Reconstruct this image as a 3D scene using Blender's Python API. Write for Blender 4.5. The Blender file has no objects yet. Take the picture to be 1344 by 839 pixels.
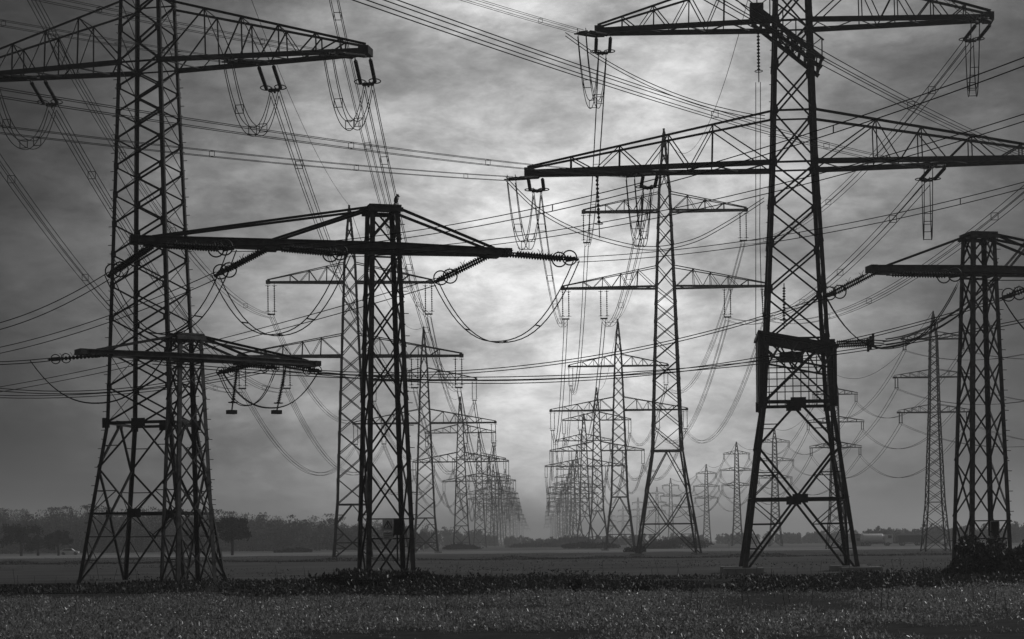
import bpy, math, random
import numpy as np
from mathutils import Vector, Matrix
R = math.radians
random.seed(7); rng = np.random.default_rng(7)
S = bpy.context.scene
COL = S.collection

# ---------------------------------------------------------------- camera
F, CX, HY, EYE, ROLL = 2400.0, 672.0, 712.0, 1.8, R(0.6)
cam = bpy.data.cameras.new('camera'); camo = bpy.data.objects.new('camera', cam); COL.objects.link(camo)
cam.sensor_width = 36; cam.lens = F/1344*36; cam.shift_y = (HY-419.5)/1344; cam.clip_end = 20000
camo.matrix_basis = Matrix.Translation((0, 0, EYE)) @ Matrix.Rotation(R(90), 4, 'X') @ Matrix.Rotation(-ROLL, 4, 'Z')
S.camera = camo
def P(x, y, Y):
    dx, dy = x-CX, HY-y
    c, s = math.cos(ROLL), math.sin(ROLL)
    return Vector(((dx*c+dy*s)/F*Y, Y, EYE+(-dx*s+dy*c)/F*Y))

# ---------------------------------------------------------------- sky, sun, exposure
SUN_EL, SUN_AZ = R(32), R(72)
sund = Vector((math.sin(SUN_AZ)*math.cos(SUN_EL), math.cos(SUN_AZ)*math.cos(SUN_EL), math.sin(SUN_EL)))
W = bpy.data.worlds.new('World'); S.world = W; W.use_nodes = True
nt = W.node_tree; nt.nodes.clear()
def nd(t, tree=None, **kw):
    n = (tree or nt).nodes.new(t)
    for k, v in kw.items(): setattr(n, k, v)
    return n
def lk(a, b, tree=None): (tree or nt).links.new(a, b)
def mth(op, a, b=None, c=None, tree=None, clamp=False):
    n = nd('ShaderNodeMath', tree, operation=op, use_clamp=clamp)
    for i, v in enumerate((a, b, c)):
        if v is None: continue
        if isinstance(v, (int, float)): n.inputs[i].default_value = v
        else: lk(v, n.inputs[i], tree)
    return n.outputs[0]
sky = nd('ShaderNodeTexSky', sky_type='NISHITA', sun_disc=False, sun_elevation=SUN_EL, sun_rotation=SUN_AZ,
         air_density=1.0, dust_density=3.0, ozone_density=1.0)
bw = nd('ShaderNodeRGBToBW'); lk(sky.outputs[0], bw.inputs[0])
tc = nd('ShaderNodeTexCoord')
def noise(vec, scale, detail, rough, tree=None, dist=0.0):
    n = nd('ShaderNodeTexNoise', tree); n.inputs['Scale'].default_value = scale; n.inputs['Detail'].default_value = detail
    n.inputs['Roughness'].default_value = rough; n.inputs['Distortion'].default_value = dist
    lk(vec, n.inputs['Vector'], tree); return n.outputs['Fac']
mp = nd('ShaderNodeMapping'); mp.inputs['Scale'].default_value = (1, 1, 2.2); mp.inputs['Location'].default_value = (8.167, 5.491, 9.809)
lk(tc.outputs['Generated'], mp.inputs['Vector'])
n1 = noise(mp.outputs[0], 6.0, 8, .6, dist=.3)
mp2 = nd('ShaderNodeMapping'); mp2.inputs['Scale'].default_value = (1, 1, 2.4); mp2.inputs['Location'].default_value = (2.045, 5.537, 4.836)
lk(tc.outputs['Generated'], mp2.inputs['Vector'])
n2 = noise(mp2.outputs[0], 21, 8, .68, dist=.25)
n3 = noise(mp2.outputs[0], 62, 5, .6)
def rmp(v, a, b, lo, hi):
    n = nd('ShaderNodeMapRange', interpolation_type='SMOOTHSTEP')
    for i, q in enumerate((a, b, lo, hi)): n.inputs[i+1].default_value = q
    lk(v, n.inputs[0]); return n.outputs[0]
cl = mth('MULTIPLY', rmp(n1, .33, .67, .58, 1.32), mth('MULTIPLY', rmp(n2, .3, .7, .76, 1.24), rmp(n3, .3, .7, .9, 1.1)))
# the cloud sheet is thinnest low over the rows of pylons
TH_EL, TH_AZ = R(7.0), R(1.4)
thin = Vector((math.sin(TH_AZ)*math.cos(TH_EL), math.cos(TH_AZ)*math.cos(TH_EL), math.sin(TH_EL)))
nv = nd('ShaderNodeVectorMath', operation='NORMALIZE'); lk(tc.outputs['Generated'], nv.inputs[0])
sx = nd('ShaderNodeSeparateXYZ'); lk(nv.outputs[0], sx.inputs[0])
def sq(v, c, sg): d = mth('SUBTRACT', v, c); return mth('MULTIPLY', mth('MULTIPLY', d, d), 1/(2*sg*sg))
lobe = mth('MULTIPLY', mth('EXPONENT', mth('MULTIPLY', mth('ADD', sq(sx.outputs[0], thin.x, .115), sq(sx.outputs[2], thin.z, .2)), -1.0)), mth('GREATER_THAN', sx.outputs[1], 0.0))
glow = mth('ADD', mth('MULTIPLY', lobe, 6.2), mth('MULTIPLY_ADD', mth('MAXIMUM', sx.outputs[2], 0.0), 0.9, 0.15))
val = mth('MULTIPLY', mth('MULTIPLY', cl, glow), mth('ADD', mth('MULTIPLY', mth('MINIMUM', bw.outputs[0], 3.0), 0.12), 0.42))
cmb = nd('ShaderNodeCombineColor')
for i in range(3): lk(val, cmb.inputs[i])
bg = nd('ShaderNodeBackground'); bg.inputs['Strength'].default_value = 0.15; lk(cmb.outputs[0], bg.inputs['Color'])
ow = nd('ShaderNodeOutputWorld'); lk(bg.outputs[0], ow.inputs['Surface'])
sl = bpy.data.lights.new('sun', 'SUN'); sl.energy = 1.5; sl.angle = R(10); sl.color = (1, 1, 1)
slo = bpy.data.objects.new('sun', sl); COL.objects.link(slo); slo.rotation_euler = (-sund).to_track_quat('-Z', 'Y').to_euler()
S.view_settings.view_transform = 'Standard'; S.view_settings.look = 'None'; S.view_settings.gamma = 1
S.view_settings.use_curve_mapping = False; S.view_settings.exposure = 0.0
S.cycles.use_denoising = True; S.cycles.max_bounces = 6; S.cycles.volume_bounces = 3; S.cycles.transparent_max_bounces = 8

# ---------------------------------------------------------------- materials (black and white photograph: neutral greys)
def material(name, lo, hi, scale=3.0, rough=.6, metal=0.0, detail=5, bump=0.0, spec=.4, trans=0.0, stretch=None):
    m = bpy.data.materials.new(name); m.use_nodes = True; t = m.node_tree
    b = t.nodes['Principled BSDF']; b.inputs['Roughness'].default_value = rough; b.inputs['Metallic'].default_value = metal
    b.inputs['Specular IOR Level'].default_value = spec
    g = nd('ShaderNodeNewGeometry', t)
    vec = g.outputs['Position']
    if stretch:
        mm = nd('ShaderNodeMapping', t); mm.inputs['Scale'].default_value = stretch; lk(vec, mm.inputs['Vector'], t); vec = mm.outputs[0]
    n = noise(vec, scale, detail, .62, t)
    r = nd('ShaderNodeValToRGB', t); r.color_ramp.elements[0].position = .3; r.color_ramp.elements[1].position = .7
    r.color_ramp.elements[0].color = (lo, lo, lo, 1); r.color_ramp.elements[1].color = (hi, hi, hi, 1)
    lk(n, r.inputs[0], t); lk(r.outputs[0], b.inputs['Base Color'], t)
    if bump:
        bp = nd('ShaderNodeBump', t); bp.inputs['Strength'].default_value = bump; bp.inputs['Distance'].default_value = .1
        lk(n, bp.inputs['Height'], t); lk(bp.outputs[0], b.inputs['Normal'], t)
    if trans:
        tr = nd('ShaderNodeBsdfTranslucent', t); lk(r.outputs[0], tr.inputs[0], t)
        mx = nd('ShaderNodeMixShader', t); mx.inputs[0].default_value = trans
        lk(b.outputs[0], mx.inputs[1], t); lk(tr.outputs[0], mx.inputs[2], t)
        lk(mx.outputs[0], t.nodes['Material Output'].inputs['Surface'], t)
    return m
M = dict(
    steel=material('painted_steel', .015, .06, 2.2, .45, .15, spec=.4),
    steel_old=material('weathered_steel', .03, .13, 2.6, .5, .15, spec=.4),
    wire=material('aluminium_cable', .015, .03, 1.0, .85, 0, spec=.08),
    porc=material('brown_porcelain', .01, .025, 5, .55, spec=.25),
    concrete=material('concrete', .28, .45, 2.0, .9, bump=.3),
    soil=material('dark_soil', .018, .05, 1.3, 1.0, bump=.8, spec=.1),
    field=material('ploughed_field', .04, .12, .45, 1.0, bump=.4, spec=.1, detail=8, stretch=(.12, .5, 1)),
    pasture=material('dry_pasture', .075, .16, .06, 1.0, bump=.3, spec=.1, detail=9),
    meadow=material('rough_meadow', .025, .11, .3, 1.0, bump=.5, spec=.1, detail=9, stretch=(.1, .35, 1)),
    stubble=material('pale_stubble', .1, .32, .2, 1.0, bump=.2, spec=.1, detail=9, stretch=(.12, .3, 1)),
    track=material('pale_track', .28, .45, .5, .95),
    crop=material('crop_leaf', .055, .4, 7.0, .3, trans=.5, spec=.7),
    glintleaf=material('pale_glint_leaf', .3, .6, 8.0, .3, trans=.45, spec=.7),  # sun glints on the crop, put into a paler leaf colour
    weed=material('weed_leaf', .012, .075, 5.0, .5, trans=.25),
    bush=material('bush_leaf', .018, .075, 5.0, .42, trans=.25, spec=.5),
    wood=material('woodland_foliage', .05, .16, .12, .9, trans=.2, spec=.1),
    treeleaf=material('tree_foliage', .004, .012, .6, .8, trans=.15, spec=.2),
    bark=material('bark', .02, .05, 4, .95),
    white=material('white_paint', .7, .82, 1, .35),
    grey=material('grey_paint', .12, .2, 1, .4),
    dark=material('dark_plastic', .012, .02, 3, .5),
    glass=material('tinted_glass', .01, .02, 3, .08, spec=.8),
    tyre=material('rubber', .015, .03, 8, .8),
    sign=material('sign_enamel', .7, .85, 6, .4),
    feather=material('black_feathers', .008, .02, 20, .5),
)

# ---------------------------------------------------------------- mesh helpers
def link(o, parent=None, **props):
    COL.objects.link(o)
    if parent is not None: o.parent = parent
    for k, v in props.items(): o[k] = v
    return o
def mesh(name, v, f, m, smooth=False):
    me = bpy.data.meshes.new(name); me.from_pydata([tuple(p) for p in v], [], f); me.materials.append(M[m])
    if smooth: me.polygons.foreach_set('use_smooth', [True]*len(me.polygons))
    me.update(); return me
def ob(name, me, parent=None, basis=None, **props):
    o = bpy.data.objects.new(name, me)
    if basis is not None: o.matrix_basis = basis
    return link(o, parent, **props)
def thing(name, label, cat, loc, yaw=0.0, group=None):
    o = bpy.data.objects.new(name, None); o.empty_display_size = .3
    o.matrix_basis = Matrix.Translation(loc) @ Matrix.Rotation(yaw, 4, 'Z')
    link(o, None, label=label, category=cat)
    if group: o['group'] = group
    return o
def frame(p0, p1, out=None):
    z = (p1-p0); L = z.length; z = z/L
    ref = out if out is not None and abs(out.normalized().dot(z)) < .98 else (Vector((1, 0, 0)) if abs(z.x) < .8 else Vector((0, 1, 0)))
    x = (ref-z*ref.dot(z)).normalized(); y = z.cross(x)
    return x, y, z, L
def barM(p0, p1, w, out=None, w2=None):
    x, y, z, L = frame(p0, p1, out); w2 = w2 or w
    m = Matrix.Identity(4)
    for i in range(3):
        m[i][0] = x[i]*w; m[i][1] = y[i]*w2; m[i][2] = z[i]*L; m[i][3] = p0[i]
    return m
t_ = .16
prof = [(-.5, -.5), (.5, -.5), (.5, -.5+t_), (-.5+t_, -.5+t_), (-.5+t_, .5), (-.5, .5)]
def prism(prof):
    n = len(prof)
    v = [(x, y, 0) for x, y in prof]+[(x, y, 1) for x, y in prof]
    return v, [tuple(range(n))[::-1], tuple(range(n, 2*n))]+[(i, (i+1) % n, n+(i+1) % n, n+i) for i in range(n)]
ANG = {k: mesh('angle_bar', *prism(prof), k) for k in ('steel', 'steel_old')}
SQ = [(-.5, -.5), (.5, -.5), (.5, .5), (-.5, .5)]
PL = {k: mesh('plate', *prism(SQ), k) for k in ('steel', 'steel_old', 'dark', 'concrete', 'sign', 'white', 'grey', 'porc')}
def member(parent, name, p0, p1, w, m='steel', out=None):
    return ob(name, ANG[m], parent, barM(Vector(p0), Vector(p1), w, out))
def plate(parent, name, c, sx, sy, sz, m='steel', rot=None):
    B = Matrix.Translation(Vector(c)) @ (rot or Matrix.Identity(4)) @ Matrix.Translation((0, 0, -sz/2)) @ Matrix.Diagonal((sx, sy, sz, 1))
    return ob(name, PL[m], parent, B)
class MB:
    def __init__(s): s.v = []; s.f = []
    def bar(s, p0, p1, w, w2=None, out=None):
        p0, p1 = Vector(p0), Vector(p1)
        x, y, z, L = frame(p0, p1, out); w2 = w2 or w; n = len(s.v)
        for q in (p0, p1):
            for a, b in SQ: s.v.append(q+x*(a*w)+y*(b*w2))
        s.f += [(n+3, n+2, n+1, n), (n+4, n+5, n+6, n+7)]+[(n+i, n+(i+1) % 4, n+4+(i+1) % 4, n+4+i) for i in range(4)]
    def box(s, c, sx, sy, sz):
        c = Vector(c); s.bar(c-Vector((0, 0, sz/2)), c+Vector((0, 0, sz/2)), sx, sy, Vector((1, 0, 0)))
    def tube(s, pts, r, k=5):
        pts = [Vector(p) for p in pts]; n = len(s.v); N = len(pts)
        for i, p in enumerate(pts):
            d = (pts[min(i+1, N-1)]-pts[max(i-1, 0)]).normalized()
            x, y, _, _ = frame(Vector((0, 0, 0)), d, Vector((0, 0, 1)) if abs(d.z) < .9 else Vector((1, 0, 0)))
            for j in range(k):
                a = 2*math.pi*j/k; s.v.append(p+x*(math.cos(a)*r)+y*(math.sin(a)*r))
        for i in range(N-1):
            for j in range(k):
                s.f.append((n+i*k+j, n+i*k+(j+1) % k, n+(i+1)*k+(j+1) % k, n+(i+1)*k+j))
        s.f += [tuple(n+j for j in range(k))[::-1], tuple(n+(N-1)*k+j for j in range(k))]
    def lathe(s, prof, k=10):
        n = len(s.v); N = len(prof)
        for r, z in prof:
            for j in range(k):
                a = 2*math.pi*j/k; s.v.append(Vector((r*math.cos(a), r*math.sin(a), z)))
        for i in range(N-1):
            for j in range(k):
                s.f.append((n+i*k+j, n+i*k+(j+1) % k, n+(i+1)*k+(j+1) % k, n+(i+1)*k+j))
        s.f += [tuple(n+j for j in range(k))[::-1], tuple(n+(N-1)*k+j for j in range(k))]
    def build(s, name, m, parent=None, basis=None, smooth=False, **props):
        return ob(name, mesh(name, s.v, s.f, m, smooth), parent, basis, **props)
    def data(s, name, m, smooth=False): return mesh(name, s.v, s.f, m, smooth)

# insulator meshes along +Z, length 1 (scaled), true radii
def shed_mesh(name, n, r, L):
    b = MB(); pr = [(.03, 0)]
    for i in range(n):
        z = (i+.5)/n
        pr += [(r*.38, z-.42/n), (r, z-.05/n), (r*.9, z+.12/n), (r*.38, z+.3/n)]
    b.lathe(pr+[(.03, 1)], 9); return b.data(name, 'porc', True)
INS = {'long': shed_mesh('insulator_string', 22, .1, 3), 'rod': shed_mesh('insulator_string', 20, .1, 2), 'slim': shed_mesh('insulator_string', 12, .09, 2)}
def torus(name, Rr, r, m):
    v, f = [], []; A, B = 24, 5
    for i in range(A):
        a = 2*math.pi*i/A
        for j in range(B):
            b = 2*math.pi*j/B; q = Rr+r*math.cos(b)
            v.append((q*math.cos(a), q*math.sin(a), r*math.sin(b)))
    for i in range(A):
        for j in range(B): f.append((i*B+j, ((i+1) % A)*B+j, ((i+1) % A)*B+(j+1) % B, i*B+(j+1) % B))
    return mesh(name, v, f, m, True)
RING = torus('corona_ring', .29, .03, 'steel')
RINGF = torus('corona_ring', .2, .022, 'steel')
def ring(parent, c, axis, me=None):
    q = axis.to_track_quat('Z', 'Y').to_matrix().to_4x4()
    return ob('corona_ring', me or RING, parent, Matrix.Translation(c) @ q)
# square bundle spacer
sb = MB(); h_ = .2
for a, b in (((-h_, -h_), (h_, -h_)), ((h_, -h_), (h_, h_)), ((h_, h_), (-h_, h_)), ((-h_, h_), (-h_, -h_))):
    sb.bar((a[0], 0, a[1]), (b[0], 0, b[1]), .03)
SPC4 = sb.data('spacer', 'wire')
sb = MB(); sb.bar((0, 0, -h_), (0, 0, h_), .045); SPC2V = sb.data('spacer', 'wire')
sb = MB(); sb.bar((-h_, 0, 0), (h_, 0, 0), .045); SPC2H = sb.data('spacer', 'wire')

def curve_pts(p0, p1, sag, n=26):
    p0, p1 = Vector(p0), Vector(p1)
    return [p0.lerp(p1, i/n)-Vector((0, 0, 4*sag*(i/n)*(1-i/n))) for i in range(n+1)]
def offsets(p0, p1, n, sp):
    d = Vector(p1)-Vector(p0); d.z = 0; d.normalize(); u = Vector((-d.y, d.x, 0)); z = Vector((0, 0, 1)); s = sp/2
    if n == 4: return [u*a*s+z*b*s for a in (-1, 1) for b in (-1, 1)], u
    if n == 2: return [z*s, z*-s], u
    if n == -2: return [u*s, u*-s], u
    return [Vector((0, 0, 0))], u
def conductor(label, pts, n=4, sp=.4, r=.021, spacers=(), cat='power cable', name='conductor_bundle', group=None, merged=False):
    pts = [Vector(p) for p in pts]; offs, u = offsets(pts[0], pts[-1], n, sp); o0 = pts[0]
    loc = [p-o0 for p in pts]
    if merged or n == 1:
        b = MB()
        for q in offs: b.tube([p+q for p in loc], r, 4)
        o = b.build(name, 'wire', None, Matrix.Translation(o0), label=label, category=cat)
        if group: o['group'] = group
        return o
    root = thing(name, label, cat, o0, 0, group)
    b = MB(); b.tube(loc, r); me = b.data('cable', 'wire')
    for q in offs: ob('cable', me, root, Matrix.Translation(q))
    ang = math.atan2(u.y, u.x)
    for t in spacers:
        i = t*(len(loc)-1); a = int(i); p = loc[a].lerp(loc[min(a+1, len(loc)-1)], i-a)
        ob('spacer', SPC4 if n == 4 else (SPC2V if n == 2 else SPC2H), root, Matrix.Translation(p) @ Matrix.Rotation(ang, 4, 'Z') @ Matrix.Scale(sp/.4, 4))
    return root

# ---------------------------------------------------------------- lattice masts
SG = ((-1, -1), (1, -1), (1, 1), (-1, 1))
def half(levels, z):
    for (z0, h0), (z1, h1) in zip(levels, levels[1:]):
        if z <= z1: return h0+(h1-h0)*(z-z0)/(z1-z0)
    return levels[-1][1]
def corner(levels, i, z): h = half(levels, z); return Vector((SG[i][0]*h, SG[i][1]*h, z))
def pegs(leg, levels, i, zmax, step=.45, m='steel'):
    b = MB(); z = 2.5; k = 0
    while z < zmax:
        c = corner(levels, i, z); d = Vector((SG[i][0], 0, 0)) if k % 2 else Vector((0, SG[i][1], 0))
        b.bar(c, c+d*.2, .03); z += step; k += 1
    b.build('step_bolt', m, leg, kind='stuff')
def mast(root, levels, sections, base=None, wleg=.2, wbr=.09, wside=None, m='steel', gusset=0, pegleg=None, horiz=True, zb=0.0):
    """levels (z, half width); sections (z0, z1, panels); base (node z, cross z, waist z)"""
    wside = wside or wbr
    for i in range(4):
        o = MB(); pts = [corner(levels, i, z) for z, _ in levels]; out = Vector((SG[i][0], SG[i][1], 0))
        b = MB()
        for a, c in zip(pts, pts[1:]):
            x = Vector((SG[i][0], 0, 0)); y = Vector((0, SG[i][1], 0))
            b.bar(a-x*wleg*.42, c-x*wleg*.42, wleg, wleg*.18, Vector((1, 0, 0)))
            b.bar(a-y*wleg*.42, c-y*wleg*.42, wleg*.18, wleg*.98, Vector((1, 0, 0)))
        lg = b.build('leg', m, root)
        if pegleg is not None and i in pegleg: pegs(lg, levels, i, levels[-1][0], m=m)
    def br(p, q, w, out): member(root, 'brace', p, q, w, m, out)
    for fi in range(4):
        i, j = fi, (fi+1) % 4; out = Vector((SG[i][0]+SG[j][0], SG[i][1]+SG[j][1], 0)).normalized()
        w = wbr if fi % 2 == 0 else wside
        off = out*.02
        for (z0, z1, n) in sections:
            h0, h1 = half(levels, z0), half(levels, z1); q = (h1/h0)**(1/n); tot = sum(q**k for k in range(n)); z = z0
            for k in range(n):
                dz = (z1-z0)*q**k/tot; zt = z+dz
                br(corner(levels, i, z)+off, corner(levels, j, zt)+off, w, out)
                br(corner(levels, j, z)-off, corner(levels, i, zt)-off, w, out)
                if gusset and fi % 2 == 0:
                    for c, s in ((i, 1), (j, -1)):
                        cc = corner(levels, c, zt); inn = (corner(levels, j, zt)-corner(levels, i, zt)).normalized()*s
                        plate(root, 'gusset_plate', cc+inn*gusset*.35+out*.035, gusset*.8, .03, gusset, m)
                z = zt
            if horiz: br(corner(levels, i, z1), corner(levels, j, z1), w, out)
        if base:
            zn, zc, zw = base
            ci = lambda z: corner(levels, i, z); cj = lambda z: corner(levels, j, z); mid = lambda z: (ci(z)+cj(z))/2
            W_ = wbr*1.25
            br(ci(zw), cj(zw), W_*1.4, out); br(ci(zc), cj(zc), W_, out)
            for A in (ci, cj):
                br(mid(zw)+off, A(zn)+off, W_, out)
                p, q = A(zn), mid(zc)
                br(p-off, q-off, W_, out); br(mid(zc)+off, A(zb)+off, W_, out)
                # secondary struts
                w2 = wbr*.55
                br(A((zn+zw)/2), (mid(zw)+A(zn))/2, w2, out); br(A((zn+zc)/2), (A(zn)+mid(zc))/2, w2, out)
                br(A(zc)*.999, (A(zn)+mid(zc))/2, w2, out)
                f1 = mid(zc).lerp(A(zb), .33); f2 = mid(zc).lerp(A(zb), .66)
                h1 = zc+(zb-zc)*.33; h2 = zc+(zb-zc)*.66
                br(A(h1), f1, w2, out); br(A(h2), f2, w2, out); br(A(zc), f1, w2, out); br(A(h1), f2, w2, out)
            if gusset:
                for z in (zw, zc):
                    ang = math.atan2(out.x, -out.y)
                    plate(root, 'gusset_plate', mid(z)+out*.05, gusset*2.2, .03, gusset*1.25, m, Matrix.Rotation(ang, 4, 'Z'))
                for A in (ci, cj):
                    plate(root, 'gusset_plate', A(zw)+out*.04, gusset*1.2, .03, gusset*1.5, m, Matrix.Rotation(math.atan2(out.x, -out.y), 4, 'Z'))
def crossarm(root, side, zc, L, hw, zt, hwt, w=.2, wb=.07, nodes=(.3, .5, .72, .88), m='steel', tip=.3, lace=8, plates=True):
    A = lambda y, t: Vector((side*(hw+(L-hw)*t), y*(hw+(tip-hw)*t), zc))
    U = lambda y, t: Vector((side*(hwt+(L-hwt)*t), y*(hwt+(tip-hwt)*t), zt+(zc+.3-zt)*t))
    b = MB()
    for y in (-1, 1): b.bar(A(y, 0), A(y, 1), w*.6, w*1.25, Vector((0, 1, 0)))
    b.box(A(0, 1)+Vector((-side*.1, 0, .03)), .5, tip*2+.25, w*2.0)
    arm = b.build('crossarm', m, root)
    for y in (-1, 1):
        member(arm, 'upper_chord', U(y, 0), U(y, 1), w*.55, m, Vector((0, y, 0)))
        prev = A(y, 0)
        for k, t in enumerate(nodes):
            a, u = A(y, t), U(y, t)
            member(arm, 'strut', a, u, wb, m, Vector((0, y, 0)))
            member(arm, 'brace', prev, u, wb, m, Vector((0, y, 0)))
            t2 = nodes[k+1] if k+1 < len(nodes) else 1.0
            tm = (t+t2)/2
            if (zt-zc)*(1-t) > .9 and k+1 < len(nodes): member(arm, 'brace', u, A(y, tm), wb*.8, m, Vector((0, y, 0)))
            prev = A(y, tm) if (zt-zc)*(1-t) > .9 and k+1 < len(nodes) else a
    for t in nodes: member(arm, 'tie', U(-1, t), U(1, t), wb, m, Vector((0, 0, 1)))
    for k in range(lace):
        y = 1 if k % 2 else -1
        member(arm, 'lacing', A(y, k/lace), A(-y, (k+1)/lace), wb, m, Vector((0, 0, 1)))
    return arm
def LW(root, p): return root.matrix_basis @ Vector(p)
def WL(root, p): return root.matrix_basis.inverted() @ Vector(p)

def strings(root, a, d, L, gap=.7, kind='long', rings=True, wide=None, ringaxis=None, horns=False):
    """double insulator string as parts of the pylon; a, d in its local frame; returns the far end"""
    a = Vector(a); d = Vector(d).normalized(); wd = (wide or Vector((d.y, -d.x, 0))).normalized()
    end = a+d*L
    for s in (-1, 1):
        p0 = a+wd*gap*.5*s; p1 = p0+d*L*.86
        o = ob('insulator_string', INS[kind], root, barM(p0+d*L*.08, p1, 1, wd))
        b = MB(); b.bar(p0, p0+d*L*.09, .06); b.build('link_rod', 'steel', root); b2 = MB()
        if rings: 
            rr = ring(root, p1-d*.1, ringaxis or wd.cross(d), RINGF if kind == 'slim' else RING)
        b2.bar(p1, end+wd*gap*.22*s, .06)
        b2.build('clamp_rod', 'steel', root)
        if horns:
            for t in (.14, .42, .7):
                c = p0+d*L*t; hb = MB()
                for e in (-.05, .05): hb.tube([c+d*e*.2, c+Vector((0, 0, .16))+d*e, c+Vector((0, 0, .24))+d*e*2.4], .012, 4)
                hb.build('arcing_horn', 'steel', root)
    up = wd.cross(d)
    b = MB(); b.bar(end-wd*gap*.4-d*.25, end+wd*gap*.4-d*.25, .07, .16); b.bar(end-d*.3, end+d*.05, .1)
    b.build('yoke_plate', 'steel', root)
    return end
def jumper(root, p0, p1, depth, n=4, sp=.4, r=.021, spacers=(.25, .5, .75), skew=0.0, wide=None):
    p0, p1 = Vector(p0), Vector(p1); N = 22; pts = []
    for i in range(N+1):
        t = i/N; s = 1-abs(2*t-1)**2.3
        pts.append(p0.lerp(p1, t)+Vector((0, 0, -depth*s)))
    d = p1-p0; d.z = 0
    if wide is not None: d = Vector((-wide.y, wide.x, 0))
    u = Vector((-d.y, d.x, 0)).normalized(); q = sp/2
    offs = [u*a*q+Vector((0, 0, b*q)) for a in (-1, 1) for b in (-1, 1)] if n == 4 else [u*q, u*-q]
    b = MB()
    for o in offs: b.tube([p+o for p in pts], r)
    j = b.build('jumper_cable', 'wire', root)
    for t in spacers:
        p = pts[int(t*N)]; ob('spacer', SPC4 if n == 4 else SPC2H, j, Matrix.Translation(p) @ Matrix.Rotation(math.atan2(u.y, u.x), 4, 'Z'))

DN = Vector((-.38, -.925, 0)).normalized()          # the near spans leave towards the lower left of the site
def near_path(p, T, n=30, s0=.16, c=.0004): return [Vector(p)+DN*(T*i/n)+Vector((0, 0, -s0*(T*i/n)+c*(T*i/n)**2)) for i in range(n+1)]

# ================================================================= SETTING
def sheet(name, pts, m, z):
    return ob(name, mesh(name, [(x, y, z) for x, y in pts], [tuple(range(len(pts)))], m), kind='structure')
ob('ground', mesh('ground', [(-9000, -60, 0), (9000, -60, 0), (9000, 6000, 0), (-9000, 6000, 0)], [(0, 1, 2, 3)], 'pasture'), kind='structure')
def gridsheet(name, x0, x1, y0, y1, nx, ny, m, z, amp, seed=1):
    r = np.random.default_rng(seed); v = []
    ph = r.random(8)*6
    for j in range(ny+1):
        for i in range(nx+1):
            x = x0+(x1-x0)*i/nx; y = y0+(y1-y0)*j/ny; e = min(1, j/2, (ny-j)/2)
            zz = amp*(math.sin(x*.31+ph[0]+y*.1)+math.sin(x*.83+y*.47+ph[1])*.6+math.sin(y*.9+ph[2]+x*.13)*.6+.5*r.random())
            v.append((x, y+(r.random()-.5)*1.5, z+max(0, zz)*(.2+.8*e)))
    f = [(j*(nx+1)+i, j*(nx+1)+i+1, (j+1)*(nx+1)+i+1, (j+1)*(nx+1)+i) for j in range(ny) for i in range(nx)]
    return ob(name, mesh(name, v, f, m, True), kind='structure')
gridsheet('field_soil', -70, 70, 20, 70, 90, 40, 'soil', .004, .03, 3)
gridsheet('ploughed_field', -260, 260, 90.5, 187, 160, 60, 'field', .008, .05, 5)
gridsheet('meadow', -300, 300, 189, 295, 120, 30, 'meadow', .008, .06, 6)
gridsheet('ditch_bank', -150, 150, 70, 90, 120, 14, 'soil', .012, .05, 9)
gridsheet('stubble_field', -300, 300, 296, 400, 60, 8, 'stubble', .006, .02, 11)
sheet('farm_road', [(-170, 286), (-84, 286), (-84, 296), (-170, 296)], 'track', .03)
sheet('farm_road', [(-84, 289), (-20, 292), (-20, 295.5), (-84, 296)], 'track', .034)

# ================================================================= PYLONS
# ---- tall tension pylon at the head of the west row
L1 = thing('lattice_pylon', 'tall dark lattice pylon with loop jumpers, standing directly behind the small stayed pylon', 'pylon', (P(202, 764, 90).x, 90, 0), R(-11.8))
lv = [(0, 2.75), (7.8, 1.67), (25.4, 1.12), (28.6, 1.03), (33.5, .9), (44, .15)]
mast(L1, lv, [(7.8, 25.4, 12), (25.4, 28.6, 2), (28.6, 33.5, 4), (33.5, 36.4, 3), (36.4, 43, 6)], (5.6, 3.4, 7.8), .18, .08, .045, gusset=.32, pegleg=(0, 2))
for s in (-1, 1):
    crossarm(L1, s, 25.4, 11.2, 1.12, 28.4, 1.03, .19, .06, (.22, .40, .58, .76, .88))
    crossarm(L1, s, 33.5, 8.6, .9, 36.2, .7, .18, .055, (.3, .55, .8))
# ---- tall tension pylon with platforms at the head of the east row
R1 = thing('lattice_pylon', 'tall dark lattice pylon carrying two maintenance platforms, standing on pale concrete footings', 'pylon', (P(1047, 754, 96).x, 96, 0), R(-5))
rv = [(0, 2.95), (8.9, 1.8), (12.2, 1.62), (21.4, 1.18), (28.8, .98), (33, .85), (40, .15)]
mast(R1, rv, [(8.9, 12.2, 1), (12.2, 21.4, 4), (21.4, 24.1, 1), (24.1, 28.8, 2), (28.8, 33, 2), (33, 39, 5)], (6.6, 3.9, 8.9), .21, .095, .06, gusset=.36, pegleg=(0, 2))
for s in (-1, 1):
    crossarm(R1, s, 21.4, 14.0, 1.18, 24.1, 1.1, .22, .065, (.24, .42, .62, .82))
    crossarm(R1, s, 28.8, 10.2, .98, 31.8, .9, .21, .06, (.28, .48, .68, .86))
for i in range(4): plate(R1, 'footing', corner(rv, i, 0)+Vector((0, 0, .16)), 2.0, 1.6, .42, 'concrete')
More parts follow.
